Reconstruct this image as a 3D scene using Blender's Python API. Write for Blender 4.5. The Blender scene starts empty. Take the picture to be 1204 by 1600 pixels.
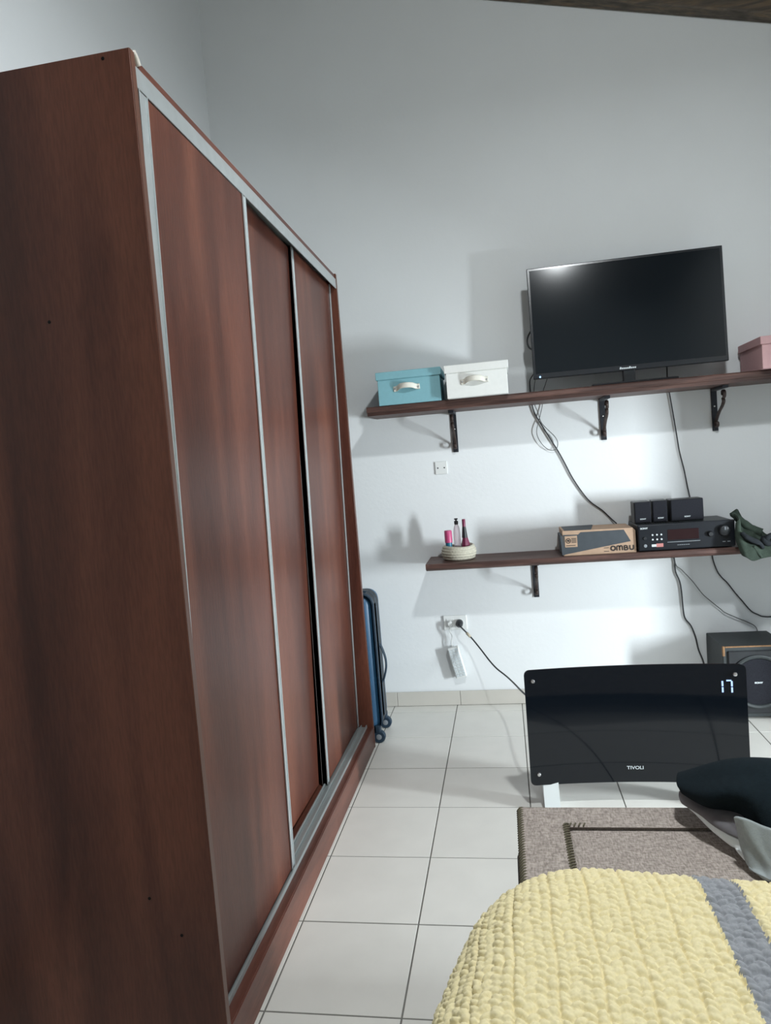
import bpy, bmesh, math, random
import numpy as np
from mathutils import Vector, Matrix
random.seed(7); RNG = np.random.default_rng(7)
SC = bpy.context.scene; COL = SC.collection

# ---------------------------------------------------------------- camera
cam_d = bpy.data.cameras.new('camera'); cam = bpy.data.objects.new('camera', cam_d); COL.objects.link(cam)
SC.camera = cam
F_PX = 1101.35
cam_d.sensor_fit = 'VERTICAL'; cam_d.sensor_height = 32.0; cam_d.lens = 32.0 * F_PX / 1600.0
cam_d.clip_start = 0.02; cam_d.clip_end = 60
r_ = Vector((0.98354, 0.16193, -0.08021)); u_ = Vector((0.0683, 0.07778, 0.99463)); f_ = Vector((-0.1673, 0.98373, -0.06544))
m = Matrix((r_, u_, -f_)).transposed().to_4x4(); m.translation = Vector((0, 0, 1.265))
cam.matrix_world = m

# ---------------------------------------------------------------- world, lights, exposure
world = bpy.data.worlds.new('world'); SC.world = world; world.use_nodes = True
bg = world.node_tree.nodes['Background']; bg.inputs[0].default_value = (0.74, 0.88, 1.0, 1); bg.inputs[1].default_value = 1.4
SC.view_settings.view_transform = 'Standard'; SC.view_settings.look = 'None'
SC.view_settings.gamma = 1.0; SC.view_settings.exposure = 0.0; SC.view_settings.use_curve_mapping = False

LAMP_POS = Vector((0.52, 1.24, 3.0))
pl = bpy.data.lights.new('bulb_light', 'AREA'); pl.shape = 'DISK'; pl.size = 0.17; pl.energy = 39; pl.color = (0.93, 0.98, 1.0)
plo = bpy.data.objects.new('bulb_light', pl); COL.objects.link(plo); plo.location = LAMP_POS
pg_ = bpy.data.lights.new('upper_wall_fill', 'POINT'); pg_.energy = 37; pg_.shadow_soft_size = 0.08; pg_.color = (0.93, 0.98, 1.0)  # fill light added at the pendant to brighten the upper wall
pgo = bpy.data.objects.new('upper_wall_fill', pg_); COL.objects.link(pgo); pgo.location = LAMP_POS - Vector((0, 0, .05))
al = bpy.data.lights.new('side_light', 'AREA'); al.shape = 'RECTANGLE'; al.size = 0.2; al.size_y = 0.85; al.energy = 172; al.color = (0.88, 0.96, 1.0)
alo = bpy.data.objects.new('side_light', al); COL.objects.link(alo); alo.location = (3.2, 1.55, 0.72)   # side light inferred from the wall shadows, set outside an added opening
alo.rotation_euler = Vector((-1.0, 0.62, 0.0)).to_track_quat('-Z', 'Y').to_euler()

# ---------------------------------------------------------------- materials
def nmat(name):
    mt = bpy.data.materials.new(name); mt.use_nodes = True
    nt = mt.node_tree; b = nt.nodes['Principled BSDF']
    return mt, nt, b
def plain(name, col, rough=.5, metal=0, spec=.5, noise=0, nscale=40, bump=0, bscale=200, coat=0):
    mt, nt, b = nmat(name); N = nt.nodes; L = nt.links
    b.inputs['Base Color'].default_value = (*col, 1); b.inputs['Roughness'].default_value = rough
    b.inputs['Metallic'].default_value = metal; b.inputs['Specular IOR Level'].default_value = spec
    b.inputs['Coat Weight'].default_value = coat
    tc = N.new('ShaderNodeTexCoord')
    if noise:
        n = N.new('ShaderNodeTexNoise'); n.inputs['Scale'].default_value = nscale; n.inputs['Detail'].default_value = 5
        L.new(tc.outputs['Object'], n.inputs['Vector'])
        r = N.new('ShaderNodeValToRGB')
        r.color_ramp.elements[0].position = .3; r.color_ramp.elements[1].position = .7
        r.color_ramp.elements[0].color = (*[c * (1 - noise) for c in col], 1)
        r.color_ramp.elements[1].color = (*[min(1, c * (1 + noise)) for c in col], 1)
        L.new(n.outputs[0], r.inputs[0]); L.new(r.outputs[0], b.inputs['Base Color'])
    if bump:
        n2 = N.new('ShaderNodeTexNoise'); n2.inputs['Scale'].default_value = bscale; n2.inputs['Detail'].default_value = 4
        L.new(tc.outputs['Object'], n2.inputs['Vector'])
        bp = N.new('ShaderNodeBump'); bp.inputs['Strength'].default_value = bump; bp.inputs['Distance'].default_value = .004
        L.new(n2.outputs[0], bp.inputs['Height']); L.new(bp.outputs[0], b.inputs['Normal'])
    return mt
def wood(name, dark, mid, light, stretch, rough=.4, spec=.5, fine=60, bands=4.0):
    """laminate / timber: broad tone bands plus fine pores, both stretched along the grain"""
    mt, nt, b = nmat(name); N = nt.nodes; L = nt.links
    tc = N.new('ShaderNodeTexCoord')
    def noise(sc, det, mul):
        mp = N.new('ShaderNodeMapping'); mp.inputs['Scale'].default_value = [a * mul for a in stretch]
        n = N.new('ShaderNodeTexNoise'); n.inputs['Scale'].default_value = sc; n.inputs['Detail'].default_value = det
        n.inputs['Distortion'].default_value = .4
        L.new(tc.outputs['Object'], mp.inputs[0]); L.new(mp.outputs[0], n.inputs['Vector']); return n
    a = noise(bands, 3, 1); c = noise(fine, 6, 1)
    r = N.new('ShaderNodeValToRGB'); e = r.color_ramp.elements
    e[0].position = .32; e[0].color = (*dark, 1); e[1].position = .68; e[1].color = (*light, 1)
    x = e.new(.5); x.color = (*mid, 1)
    L.new(a.outputs[0], r.inputs[0])
    r2 = N.new('ShaderNodeValToRGB'); r2.color_ramp.elements[0].position = .35; r2.color_ramp.elements[0].color = (.78, .78, .78, 1)
    r2.color_ramp.elements[1].position = .62; r2.color_ramp.elements[1].color = (1.06, 1.06, 1.06, 1)
    L.new(c.outputs[0], r2.inputs[0])
    mx = N.new('ShaderNodeMix'); mx.data_type = 'RGBA'; mx.blend_type = 'MULTIPLY'; mx.inputs[0].default_value = .8
    L.new(r.outputs[0], mx.inputs[6]); L.new(r2.outputs[0], mx.inputs[7]); L.new(mx.outputs[2], b.inputs['Base Color'])
    b.inputs['Roughness'].default_value = rough; b.inputs['Specular IOR Level'].default_value = spec
    bp = N.new('ShaderNodeBump'); bp.inputs['Strength'].default_value = .12; bp.inputs['Distance'].default_value = .002
    L.new(c.outputs[0], bp.inputs['Height']); L.new(bp.outputs[0], b.inputs['Normal'])
    return mt
def weave(name, c1, c2, sc):
    """coarse woven upholstery"""
    mt, nt, b = nmat(name); N = nt.nodes; L = nt.links
    tc = N.new('ShaderNodeTexCoord'); outs = []
    for st in ((1, .25, 1), (.25, 1, 1)):
        mp = N.new('ShaderNodeMapping'); mp.inputs['Scale'].default_value = st
        n = N.new('ShaderNodeTexNoise'); n.inputs['Scale'].default_value = sc; n.inputs['Detail'].default_value = 2
        L.new(tc.outputs['Object'], mp.inputs[0]); L.new(mp.outputs[0], n.inputs['Vector']); outs.append(n.outputs[0])
    ad = N.new('ShaderNodeMath'); ad.operation = 'ADD'; L.new(outs[0], ad.inputs[0]); L.new(outs[1], ad.inputs[1])
    r = N.new('ShaderNodeValToRGB'); r.color_ramp.elements[0].position = .38; r.color_ramp.elements[1].position = .62
    hf = N.new('ShaderNodeMath'); hf.operation = 'MULTIPLY'; hf.inputs[1].default_value = .5; L.new(ad.outputs[0], hf.inputs[0])
    r.color_ramp.elements[0].color = (*c1, 1); r.color_ramp.elements[1].color = (*c2, 1)
    L.new(hf.outputs[0], r.inputs[0]); L.new(r.outputs[0], b.inputs['Base Color'])
    bp = N.new('ShaderNodeBump'); bp.inputs['Strength'].default_value = .35; bp.inputs['Distance'].default_value = .002
    L.new(hf.outputs[0], bp.inputs['Height']); L.new(bp.outputs[0], b.inputs['Normal'])
    b.inputs['Roughness'].default_value = .9; b.inputs['Specular IOR Level'].default_value = .15
    return mt
def emis(name, col, st):
    mt, nt, b = nmat(name); b.inputs['Base Color'].default_value = (*col, 1)
    b.inputs['Emission Color'].default_value = (*col, 1); b.inputs['Emission Strength'].default_value = st; return mt
def tile_mat(name, col, var):
    mt, nt, b = nmat(name); N = nt.nodes; L = nt.links
    oi = N.new('ShaderNodeObjectInfo'); tc = N.new('ShaderNodeTexCoord')
    ad = N.new('ShaderNodeVectorMath'); ad.operation = 'ADD'
    L.new(tc.outputs['Object'], ad.inputs[0]); L.new(oi.outputs['Location'], ad.inputs[1])
    n = N.new('ShaderNodeTexNoise'); n.inputs['Scale'].default_value = 9; n.inputs['Detail'].default_value = 6
    L.new(ad.outputs[0], n.inputs['Vector'])
    r = N.new('ShaderNodeValToRGB'); r.color_ramp.elements[0].position = .3; r.color_ramp.elements[1].position = .7
    r.color_ramp.elements[0].color = (*[c * .95 for c in col], 1); r.color_ramp.elements[1].color = (*col, 1)
    L.new(n.outputs[0], r.inputs[0])
    hv = N.new('ShaderNodeHueSaturation'); mr = N.new('ShaderNodeMapRange')
    mr.inputs[3].default_value = 1 - var; mr.inputs[4].default_value = 1 + var
    L.new(oi.outputs['Random'], mr.inputs[0]); L.new(mr.outputs[0], hv.inputs['Value']); L.new(r.outputs[0], hv.inputs['Color'])
    L.new(hv.outputs[0], b.inputs['Base Color']); b.inputs['Roughness'].default_value = .38; b.inputs['Specular IOR Level'].default_value = .4
    return mt
M = {}
M['wall'] = plain('wall_paint', (.72, .745, .755), .85, spec=.2, noise=.015, nscale=3, bump=.12, bscale=60)
M['ceiling'] = wood('ceiling_wood', (.06, .045, .033), (.09, .07, .05), (.14, .1, .07), (1, 12, 12), .7, .2, fine=14)
M['beam'] = wood('beam_wood', (.07, .06, .05), (.105, .09, .075), (.17, .125, .085), (1.5, 14, 14), .75, .2, fine=10, bands=3)
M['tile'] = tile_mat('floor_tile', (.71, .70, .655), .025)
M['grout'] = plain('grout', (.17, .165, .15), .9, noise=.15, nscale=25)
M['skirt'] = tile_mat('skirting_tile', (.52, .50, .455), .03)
M['laminate'] = wood('cherry_laminate', (.058, .019, .013), (.098, .033, .0215), (.155, .055, .034), (6, 6, .7), .34, .27, fine=34, bands=1.1)
M['laminate_h'] = wood('cherry_laminate_horizontal', (.06, .022, .015), (.105, .036, .024), (.17, .062, .04), (6, .7, 6), .4, .45, fine=34, bands=1.5)
M['edge'] = plain('edge_banding', (.105, .046, .031), .35)
M['alu'] = plain('aluminium', (.62, .66, .67), .38, metal=.75, noise=.05, nscale=30)
M['alu_dark'] = plain('aluminium_track', (.42, .46, .46), .45, metal=.6)
M['void'] = plain('cabinet_inside', (.012, .011, .011), .9, spec=.1)
M['shelf'] = wood('shelf_timber', (.045, .022, .018), (.075, .038, .031), (.12, .062, .05), (.9, 12, 12), .5, .4, fine=16, bands=5)
M['iron'] = plain('wrought_iron', (.018, .021, .028), .5, metal=.3, noise=.3, nscale=60)
M['rust'] = plain('brown_iron', (.045, .030, .026), .55, metal=.3, noise=.3, nscale=90)
M['steel'] = plain('screw_steel', (.62, .62, .62), .3, metal=.9)
M['white_plastic'] = plain('white_plastic', (.70, .72, .71), .45)
M['black_plastic'] = plain('black_plastic', (.012, .014, .017), .42, noise=.1)
M['cord'] = plain('black_cord', (.018, .02, .024), .55)
M['cord_grey'] = plain('grey_wire', (.10, .105, .105), .55)
M['screen'] = plain('tv_screen', (.006, .009, .012), .13, spec=.32)
M['tv_bezel'] = plain('tv_bezel', (.010, .012, .016), .22, spec=.6)
M['silver'] = plain('silver_print', (.55, .60, .62), .4)
M['grey_print'] = plain('grey_print', (.20, .22, .24), .5)
M['led'] = emis('standby_led', (.25, .55, 1.0), 3)
M['digit'] = emis('display_digit', (.30, .42, .75), .75)
M['blue_box'] = plain('blue_card', (.20, .42, .48), .65, noise=.03, nscale=60, bump=.05)
M['white_box'] = plain('white_card', (.74, .76, .74), .65, noise=.02, nscale=60, bump=.05)
M['pink_box'] = plain('pink_card', (.55, .34, .35), .7, noise=.03, nscale=60, bump=.05)
M['strap'] = plain('cream_strap', (.66, .65, .58), .6)
M['kraft'] = plain('kraft_card', (.40, .275, .19), .8, noise=.08, nscale=30, bump=.1)
M['kraft_dark'] = plain('charcoal_print', (.045, .055, .065), .7, noise=.08, nscale=30)
M['ink'] = plain('dark_ink', (.03, .025, .022), .8)
M['kraft_top'] = plain('kraft_inside', (.24, .20, .13), .85, noise=.1, nscale=30)
M['amp'] = plain('amplifier_case', (.007, .009, .013), .4, noise=.1, spec=.3)
M['amp_top'] = plain('amplifier_lid', (.022, .028, .03), .45)
M['display'] = plain('amplifier_display', (.016, .006, .009), .15, spec=.3)
M['red'] = plain('red_sticker', (.42, .16, .15), .6)
M['cloth_spk'] = plain('speaker_cloth', (.018, .019, .024), .95, spec=.1, noise=.15, nscale=200)
M['vinyl'] = plain('black_vinyl', (.022, .028, .030), .6, noise=.15, nscale=80, bump=.1)
M['scuff'] = plain('scuffed_chipboard', (.22, .12, .055), .8, noise=.2, nscale=80)
M['glass'] = plain('black_glass', (.004, .006, .009), .05, spec=.42)
M['white_metal'] = plain('white_metal', (.68, .72, .72), .4)
M['chrome'] = plain('chrome', (.7, .7, .7), .25, metal=.9)
M['suit'] = plain('blue_shell', (.022, .085, .17), .42, noise=.08, nscale=20)
M['suit_d'] = plain('dark_blue_trim', (.010, .028, .050), .5)
M['rope'] = plain('cream_yarn', (.48, .46, .38), .95, spec=.1, noise=.12, nscale=120)
M['pink_cap'] = plain('pink_plastic', (.45, .06, .17), .4)
M['teal'] = plain('teal_label', (.01, .12, .20), .4)
M['wine'] = plain('wine_plastic', (.16, .02, .06), .35)
M['green'] = plain('olive_cloth', (.035, .048, .038), .95, spec=.1, noise=.15, nscale=60, bump=.3, bscale=300)
M['green_dark'] = plain('dark_fold_cloth', (.016, .019, .022), .9, spec=.15, noise=.15, nscale=60)  # darker cloth colour that puts crease shade into the garment's folds
M['blackcloth'] = plain('black_fleece', (.008, .014, .018), .95, spec=.12, noise=.15, nscale=120, bump=.25, bscale=500)
M['greycloth'] = plain('grey_satin', (.13, .125, .135), .55, noise=.1, nscale=60)
M['whitecloth'] = plain('white_cloth', (.80, .86, .88), .8, noise=.04, nscale=60)
M['lightgrey'] = plain('light_grey_jersey', (.34, .38, .39), .9, noise=.06, nscale=150, bump=.15, bscale=400)
M['taupe'] = weave('taupe_weave', (.25, .215, .190), (.50, .435, .395), 330)
M['thread'] = plain('olive_thread', (.13, .115, .075), .85, noise=.25, nscale=200)
M['dark_base'] = plain('dark_base_cloth', (.055, .05, .048), .9)
M['mattress'] = plain('mattress_cloth', (.5, .5, .48), .9)
M['tape'] = plain('beige_tape', (.42, .38, .29), .8)
M['clear'] = plain('clear_plastic', (.8, .72, .76), .12); M['clear'].node_tree.nodes['Principled BSDF'].inputs['Transmission Weight'].default_value = .75
M['putty'] = plain('plaster_lump', (.5, .47, .42), .9)

# ---------------------------------------------------------------- builders
ORI = {}
def tag(o, label=None, cat=None, group=None, kind=None):
    if label: o['label'] = label
    if cat: o['category'] = cat
    if group: o['group'] = group
    if kind: o['kind'] = kind
    return o
def thing(name, loc, label, cat, group=None):
    o = bpy.data.objects.new(name, None); COL.objects.link(o); o.location = loc; o.empty_display_size = .05
    ORI[o] = Vector(loc); return tag(o, label, cat, group)
def link(name, me, mat, parent=None, origin=None):
    """me in world coordinates; becomes an object whose origin is its parent's (or given) origin"""
    o = bpy.data.objects.new(name, me); COL.objects.link(o)
    if mat is not None:
        for x in (mat if isinstance(mat, (list, tuple)) else [mat]): me.materials.append(M[x])
    org = ORI[parent] if parent else Vector(origin if origin is not None else (0, 0, 0))
    me.transform(Matrix.Translation(-org)); ORI[o] = org
    if parent: o.parent = parent
    else: o.location = org
    return o
def bm2(bm, name, mat, parent=None, origin=None, smooth=False):
    bmesh.ops.recalc_face_normals(bm, faces=bm.faces)
    me = bpy.data.meshes.new(name); bm.to_mesh(me); bm.free()
    if smooth: me.shade_smooth()
    if parent is None and origin is None:
        c = np.array([v.co for v in me.vertices]); origin = ((c[:, 0].min() + c[:, 0].max()) / 2, (c[:, 1].min() + c[:, 1].max()) / 2, c[:, 2].min())
    return link(name, me, mat, parent, origin)
def add_box(bm, x0, x1, y0, y1, z0, z1, bev=0, seg=1, mi=0):
    r = bmesh.ops.create_cube(bm, size=1); vs = r['verts']
    for v in vs: v.co = Vector(((x0 + x1) / 2 + v.co.x * (x1 - x0), (y0 + y1) / 2 + v.co.y * (y1 - y0), (z0 + z1) / 2 + v.co.z * (z1 - z0)))
    fs = list({f for v in vs for f in v.link_faces})
    for f in fs: f.material_index = mi
    if bev:
        es = list({e for v in vs for e in v.link_edges})
        g = bmesh.ops.bevel(bm, geom=es, offset=bev, segments=seg, profile=.5, affect='EDGES')
        for f in g['faces']: f.material_index = mi
        vs = list({v for f in g['faces'] for v in f.verts} | {v for v in vs if v.is_valid})
    return vs
def box(name, x0, x1, y0, y1, z0, z1, mat, parent=None, bev=0, seg=1, smooth=False, xf=None):
    bm = bmesh.new(); add_box(bm, x0, x1, y0, y1, z0, z1, bev, seg)
    if xf: bmesh.ops.transform(bm, matrix=xf, verts=bm.verts)
    return bm2(bm, name, mat, parent, smooth=smooth)
def about(pt, ang, ax): return Matrix.Translation(pt) @ Matrix.Rotation(ang, 4, ax) @ Matrix.Translation(-Vector(pt))
def add_tube(bm, pts, rad, n=8, smooth_n=4, flat=None):
    pts = [Vector(p) for p in pts]
    if smooth_n > 1 and len(pts) > 2:
        q = []
        for i in range(len(pts) - 1):
            p0, p1, p2, p3 = pts[max(i - 1, 0)], pts[i], pts[i + 1], pts[min(i + 2, len(pts) - 1)]
            for k in range(smooth_n):
                t = k / smooth_n
                q.append(.5 * ((2 * p1) + (p2 - p0) * t + (2 * p0 - 5 * p1 + 4 * p2 - p3) * t * t + (3 * p1 - p0 - 3 * p2 + p3) * t ** 3))
        q.append(pts[-1]); pts = q
    rings = []; up = None
    for i, p in enumerate(pts):
        t = (pts[min(i + 1, len(pts) - 1)] - pts[max(i - 1, 0)]).normalized()
        if up is None:
            up = Vector((0, 0, 1)) if abs(t.z) < .9 else Vector((0, 1, 0))
        if flat is not None: up = Vector(flat)
        a = t.cross(up)
        if a.length < 1e-6: a = t.cross(Vector((1, 0.1, 0)))
        a.normalize(); b = a.cross(t).normalized(); up = b
        rr = rad[i * (len(rad) - 1) // max(1, len(pts) - 1)] if isinstance(rad, (list,)) else rad
        if isinstance(rr, tuple): ra, rb = rr
        else: ra = rb = rr
        rings.append([bm.verts.new(p + a * ra * math.cos(2 * math.pi * k / n) + b * rb * math.sin(2 * math.pi * k / n)) for k in range(n)])
    for i in range(len(rings) - 1):
        for k in range(n): bm.faces.new((rings[i][k], rings[i][(k + 1) % n], rings[i + 1][(k + 1) % n], rings[i + 1][k]))
    bm.faces.new(rings[0][::-1]); bm.faces.new(rings[-1])
def tube(name, pts, rad, mat, parent=None, n=8, smooth_n=4, flat=None, origin=None):
    bm = bmesh.new(); add_tube(bm, pts, rad, n, smooth_n, flat); return bm2(bm, name, mat, parent, origin, smooth=True)
def add_lathe(bm, prof, c, axis='Z', n=24, cap=True):
    """prof: (r, h) list, revolved about axis through c"""
    rings = []
    for r, h in prof:
        ring = []
        for k in range(n):
            a = 2 * math.pi * k / n; x, y = r * math.cos(a), r * math.sin(a)
            p = {'Z': (x, y, h), 'Y': (x, -h, y), 'X': (h, x, y)}[axis]
            ring.append(bm.verts.new(Vector(c) + Vector(p)))
        rings.append(ring)
    for i in range(len(rings) - 1):
        for k in range(n): bm.faces.new((rings[i][k], rings[i][(k + 1) % n], rings[i + 1][(k + 1) % n], rings[i + 1][k]))
    if cap: bm.faces.new(rings[0][::-1]); bm.faces.new(rings[-1])
def lathe(name, prof, c, mat, parent=None, axis='Z', n=24, smooth=True):
    bm = bmesh.new(); add_lathe(bm, prof, c, axis, n); o = bm2(bm, name, mat, parent)
    if smooth:
        o.data.shade_smooth()
        o.data.set_sharp_from_angle(angle=math.radians(40))
    return o
def prism(name, pts, axis, a0, a1, mat, parent=None, bev=0):
    """polygon (2D) extruded along axis"""
    bm = bmesh.new(); mk = {'X': lambda p, a: (a, p[0], p[1]), 'Y': lambda p, a: (p[0], a, p[1]), 'Z': lambda p, a: (p[0], p[1], a)}[axis]
    A = [bm.verts.new(mk(p, a0)) for p in pts]; B = [bm.verts.new(mk(p, a1)) for p in pts]; n = len(pts)
    bm.faces.new(A); bm.faces.new(B[::-1])
    for i in range(n): bm.faces.new((A[i], B[i], B[(i + 1) % n], A[(i + 1) % n]))
    if bev: bmesh.ops.bevel(bm, geom=bm.edges[:], offset=bev, segments=1, affect='EDGES')
    return bm2(bm, name, mat, parent)
def text(name, s, size, pos, mat, parent, stretch=1.0, rotz=0.0, space=1.0, shear=0.0, bold=0.0):
    """flat lettering in an XZ plane, facing the camera side (-Y), pos = left baseline"""
    cu = bpy.data.curves.new(name, 'FONT'); cu.body = s; cu.size = size; cu.space_character = space; cu.shear = shear; cu.offset = bold
    t = bpy.data.objects.new(name, cu); COL.objects.link(t)
    dg = bpy.context.evaluated_depsgraph_get(); me = bpy.data.meshes.new_from_object(t.evaluated_get(dg))
    bpy.data.objects.remove(t); me.materials.clear()
    me.transform(Matrix.Translation(pos) @ Matrix.Rotation(rotz, 4, 'Z') @ Matrix.Rotation(math.pi / 2, 4, 'X') @ Matrix.Diagonal((stretch, 1, 1, 1)))
    return link(name, me, mat, parent)
def catmull(net, k):
    A = np.array(net, float)
    def up(A):
        n = A.shape[0]; out = []
        for i in range(n - 1):
            p0 = A[i - 1] if i else 2 * A[0] - A[1]; p1, p2 = A[i], A[i + 1]; p3 = A[i + 2] if i + 2 < n else 2 * A[n - 1] - A[n - 2]
            for j in range(k):
                t = j / k; out.append(.5 * ((2 * p1) + (p2 - p0) * t + (2 * p0 - 5 * p1 + 4 * p2 - p3) * t * t + (3 * p1 - p0 - 3 * p2 + p3) * t ** 3))
        out.append(A[-1]); return np.array(out)
    return np.swapaxes(up(np.swapaxes(up(A), 0, 1)), 0, 1)
def grid_faces(n, mm, flip=False):
    i, j = np.meshgrid(np.arange(n - 1), np.arange(mm - 1), indexing='ij'); a = i * mm + j
    q = np.stack([a, a + 1, a + mm + 1, a + mm], -1).reshape(-1, 4)
    return q[:, ::-1] if flip else q
def np_mesh(name, V, Fq):
    me = bpy.data.meshes.new(name); me.vertices.add(len(V)); me.vertices.foreach_set('co', V.astype(np.float32).ravel())
    me.loops.add(Fq.size); me.loops.foreach_set('vertex_index', Fq.astype(np.int32).ravel())
    me.polygons.add(len(Fq)); me.polygons.foreach_set('loop_start', np.arange(0, Fq.size, 4, dtype=np.int32))
    me.update(calc_edges=True); me.validate(); me.shade_smooth(); return me
def cloth(name, net, mat, parent=None, thick=.008, wr=.004, k=8, seed=1):
    """folded cloth: a spline sheet with wrinkles and real thickness"""
    S = catmull(net, k); n, mm = S.shape[:2]
    g = np.random.default_rng(seed); u, v = np.meshgrid(np.linspace(0, 1, n), np.linspace(0, 1, mm), indexing='ij')
    h = np.zeros_like(u)
    for _ in range(7):
        a, b, ph = g.uniform(-9, 9), g.uniform(-14, 14), g.uniform(0, 6.28); h += np.sin(a * u + b * v + ph + 1.5 * np.sin(3 * u + ph)) / 7
    du = np.gradient(S, axis=0); dv = np.gradient(S, axis=1); nn = np.cross(du, dv); nn /= np.linalg.norm(nn, axis=2, keepdims=True) + 1e-9
    S = S + nn * (h * wr * 2)[..., None]
    me = np_mesh(name, S.reshape(-1, 3), grid_faces(n, mm))
    o = link(name, me, mat, parent, None if parent else tuple(S.reshape(-1, 3)[S.reshape(-1, 3)[:, 2].argmin()]))
    sm = o.modifiers.new('thickness', 'SOLIDIFY'); sm.thickness = thick; sm.offset = 0; sm.use_rim = True
    sb = o.modifiers.new('soft', 'SUBSURF'); sb.levels = 1; sb.render_levels = 1
    return o

# ================================================================ THE ROOM
D = 3.585; XL = -1.366; XR = 1.8; YF = -1.3; CEIL = lambda x: 3.52 - .263 * (x - .2)
tag(prism('wall_back', [(XL - .15, 0 - .1), (XR + .2, -.1), (XR + .2, 3.6), (XL - .15, 4.2)], 'Y', D, D + .15, 'wall'), kind='structure')
tag(prism('wall_front', [(XL - .15, -.1), (XR + .2, -.1), (XR + .2, 3.6), (XL - .15, 4.2)], 'Y', YF - .15, YF, 'wall'), kind='structure')
tag(box('wall_left', XL - .15, XL, YF, D, -.1, 4.1, 'wall'), kind='structure')
bm = bmesh.new(); DY0, DY1, DZ = 1.58, 2.73, 1.24     # unseen opening added to the right wall, sized to shape the side light
add_box(bm, XR, XR + .15, YF, DY0, -.1, 3.1); add_box(bm, XR, XR + .15, DY1, D, -.1, 3.1); add_box(bm, XR, XR + .15, DY0, DY1, DZ, 3.1)
tag(bm2(bm, 'wall_right', 'wall'), kind='structure')
bm = bmesh.new()
for y0, y1, z0, z1 in ((DY0 - .05, DY0 + .02, 0, DZ + .05), (DY1 - .0, DY1 + .05, 0, DZ + .05), (DY0 - .05, DY1 + .05, DZ, DZ + .05)): add_box(bm, XR - .015, XR + .0, y0, y1, z0, z1)
tag(bm2(bm, 'light_opening_1', 'white_metal'), kind='structure')  # unseen frame around the added light opening
# sloping timber ceiling and the rafter that runs down the back wall
tag(prism('ceiling', [(XL - .15, CEIL(XL - .15)), (XR + .2, CEIL(XR + .2)), (XR + .2, CEIL(XR + .2) + .06), (XL - .15, CEIL(XL - .15) + .06)], 'Y', YF - .1, D + .1, 'ceiling'), kind='structure')
tag(prism('trim_1', [(XL, CEIL(XL) - .115), (XR, CEIL(XR) - .115), (XR, CEIL(XR) - .002), (XL, CEIL(XL) - .002)], 'Y', D - .075, D - .002, 'beam', bev=.006), kind='structure')
# floor: grout bed with every tile laid on it
floor = tag(box('floor', XL, XR, YF, D, -.1, -.0014, 'grout'), kind='structure'); FO = ORI[floor]
TX, TY, T, G = -.3135, 3.4877, .33, .0045
def tile_mesh(w, d, cache={}):
    k = (round(w, 3), round(d, 3))
    if k not in cache:
        b = bmesh.new(); add_box(b, -w / 2, w / 2, -d / 2, d / 2, -.008, 0)
        tops = [e for e in b.edges if all(v.co.z > -.001 for v in e.verts)]
        bmesh.ops.bevel(b, geom=tops, offset=.0007, segments=1, affect='EDGES')
        bmesh.ops.recalc_face_normals(b, faces=b.faces)
        me = bpy.data.meshes.new('tile'); b.to_mesh(me); b.free(); me.materials.append(M['tile']); cache[k] = me
    return cache[k]
for i in range(-4, 8):
    for j in range(-1, 15):
        x0, x1 = max(TX + T * i, XL), min(TX + T * (i + 1), XR); y0, y1 = max(TY - T * (j + 1), YF), min(TY - T * j, D)
        if x1 - x0 < .02 or y1 - y0 < .02: continue
        o = bpy.data.objects.new('tile', tile_mesh(x1 - x0 - G, y1 - y0 - G)); COL.objects.link(o); o.parent = floor
        o.location = Vector(((x0 + x1) / 2, (y0 + y1) / 2, random.uniform(-.0002, .0002))) - FO
# ceramic skirting
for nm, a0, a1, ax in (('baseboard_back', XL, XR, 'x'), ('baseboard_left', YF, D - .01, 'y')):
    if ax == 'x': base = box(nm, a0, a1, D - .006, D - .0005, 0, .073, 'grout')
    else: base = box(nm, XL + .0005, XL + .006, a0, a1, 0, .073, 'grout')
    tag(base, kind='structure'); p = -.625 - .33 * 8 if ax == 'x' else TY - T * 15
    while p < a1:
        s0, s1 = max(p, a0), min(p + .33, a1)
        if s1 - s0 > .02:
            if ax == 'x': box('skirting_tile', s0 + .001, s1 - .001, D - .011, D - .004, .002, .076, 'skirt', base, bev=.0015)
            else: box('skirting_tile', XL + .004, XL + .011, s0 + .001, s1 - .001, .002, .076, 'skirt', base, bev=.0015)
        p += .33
# bare-bulb pendant that lights the room (above the frame)
lp = thing('pendant_lamp', (LAMP_POS.x, LAMP_POS.y, CEIL(LAMP_POS.x)), 'white dish pendant lamp hanging from the timber ceiling', 'lamp')
lathe('ceiling_rose', [(.05, -.03), (.055, -.01), (.05, .01)], (LAMP_POS.x, LAMP_POS.y, CEIL(LAMP_POS.x)), 'white_plastic', lp)
tube('flex', [(LAMP_POS.x, LAMP_POS.y, CEIL(LAMP_POS.x) - .02), (LAMP_POS.x, LAMP_POS.y, LAMP_POS.z + .13)], .004, 'cord', lp, smooth_n=1)
lathe('dish', [(.015, .14), (.03, .12), (.095, .03), (.10, .006), (.0985, .006), (.09, .028), (.02, .05)], LAMP_POS, 'white_plastic', lp, n=32)

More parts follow.
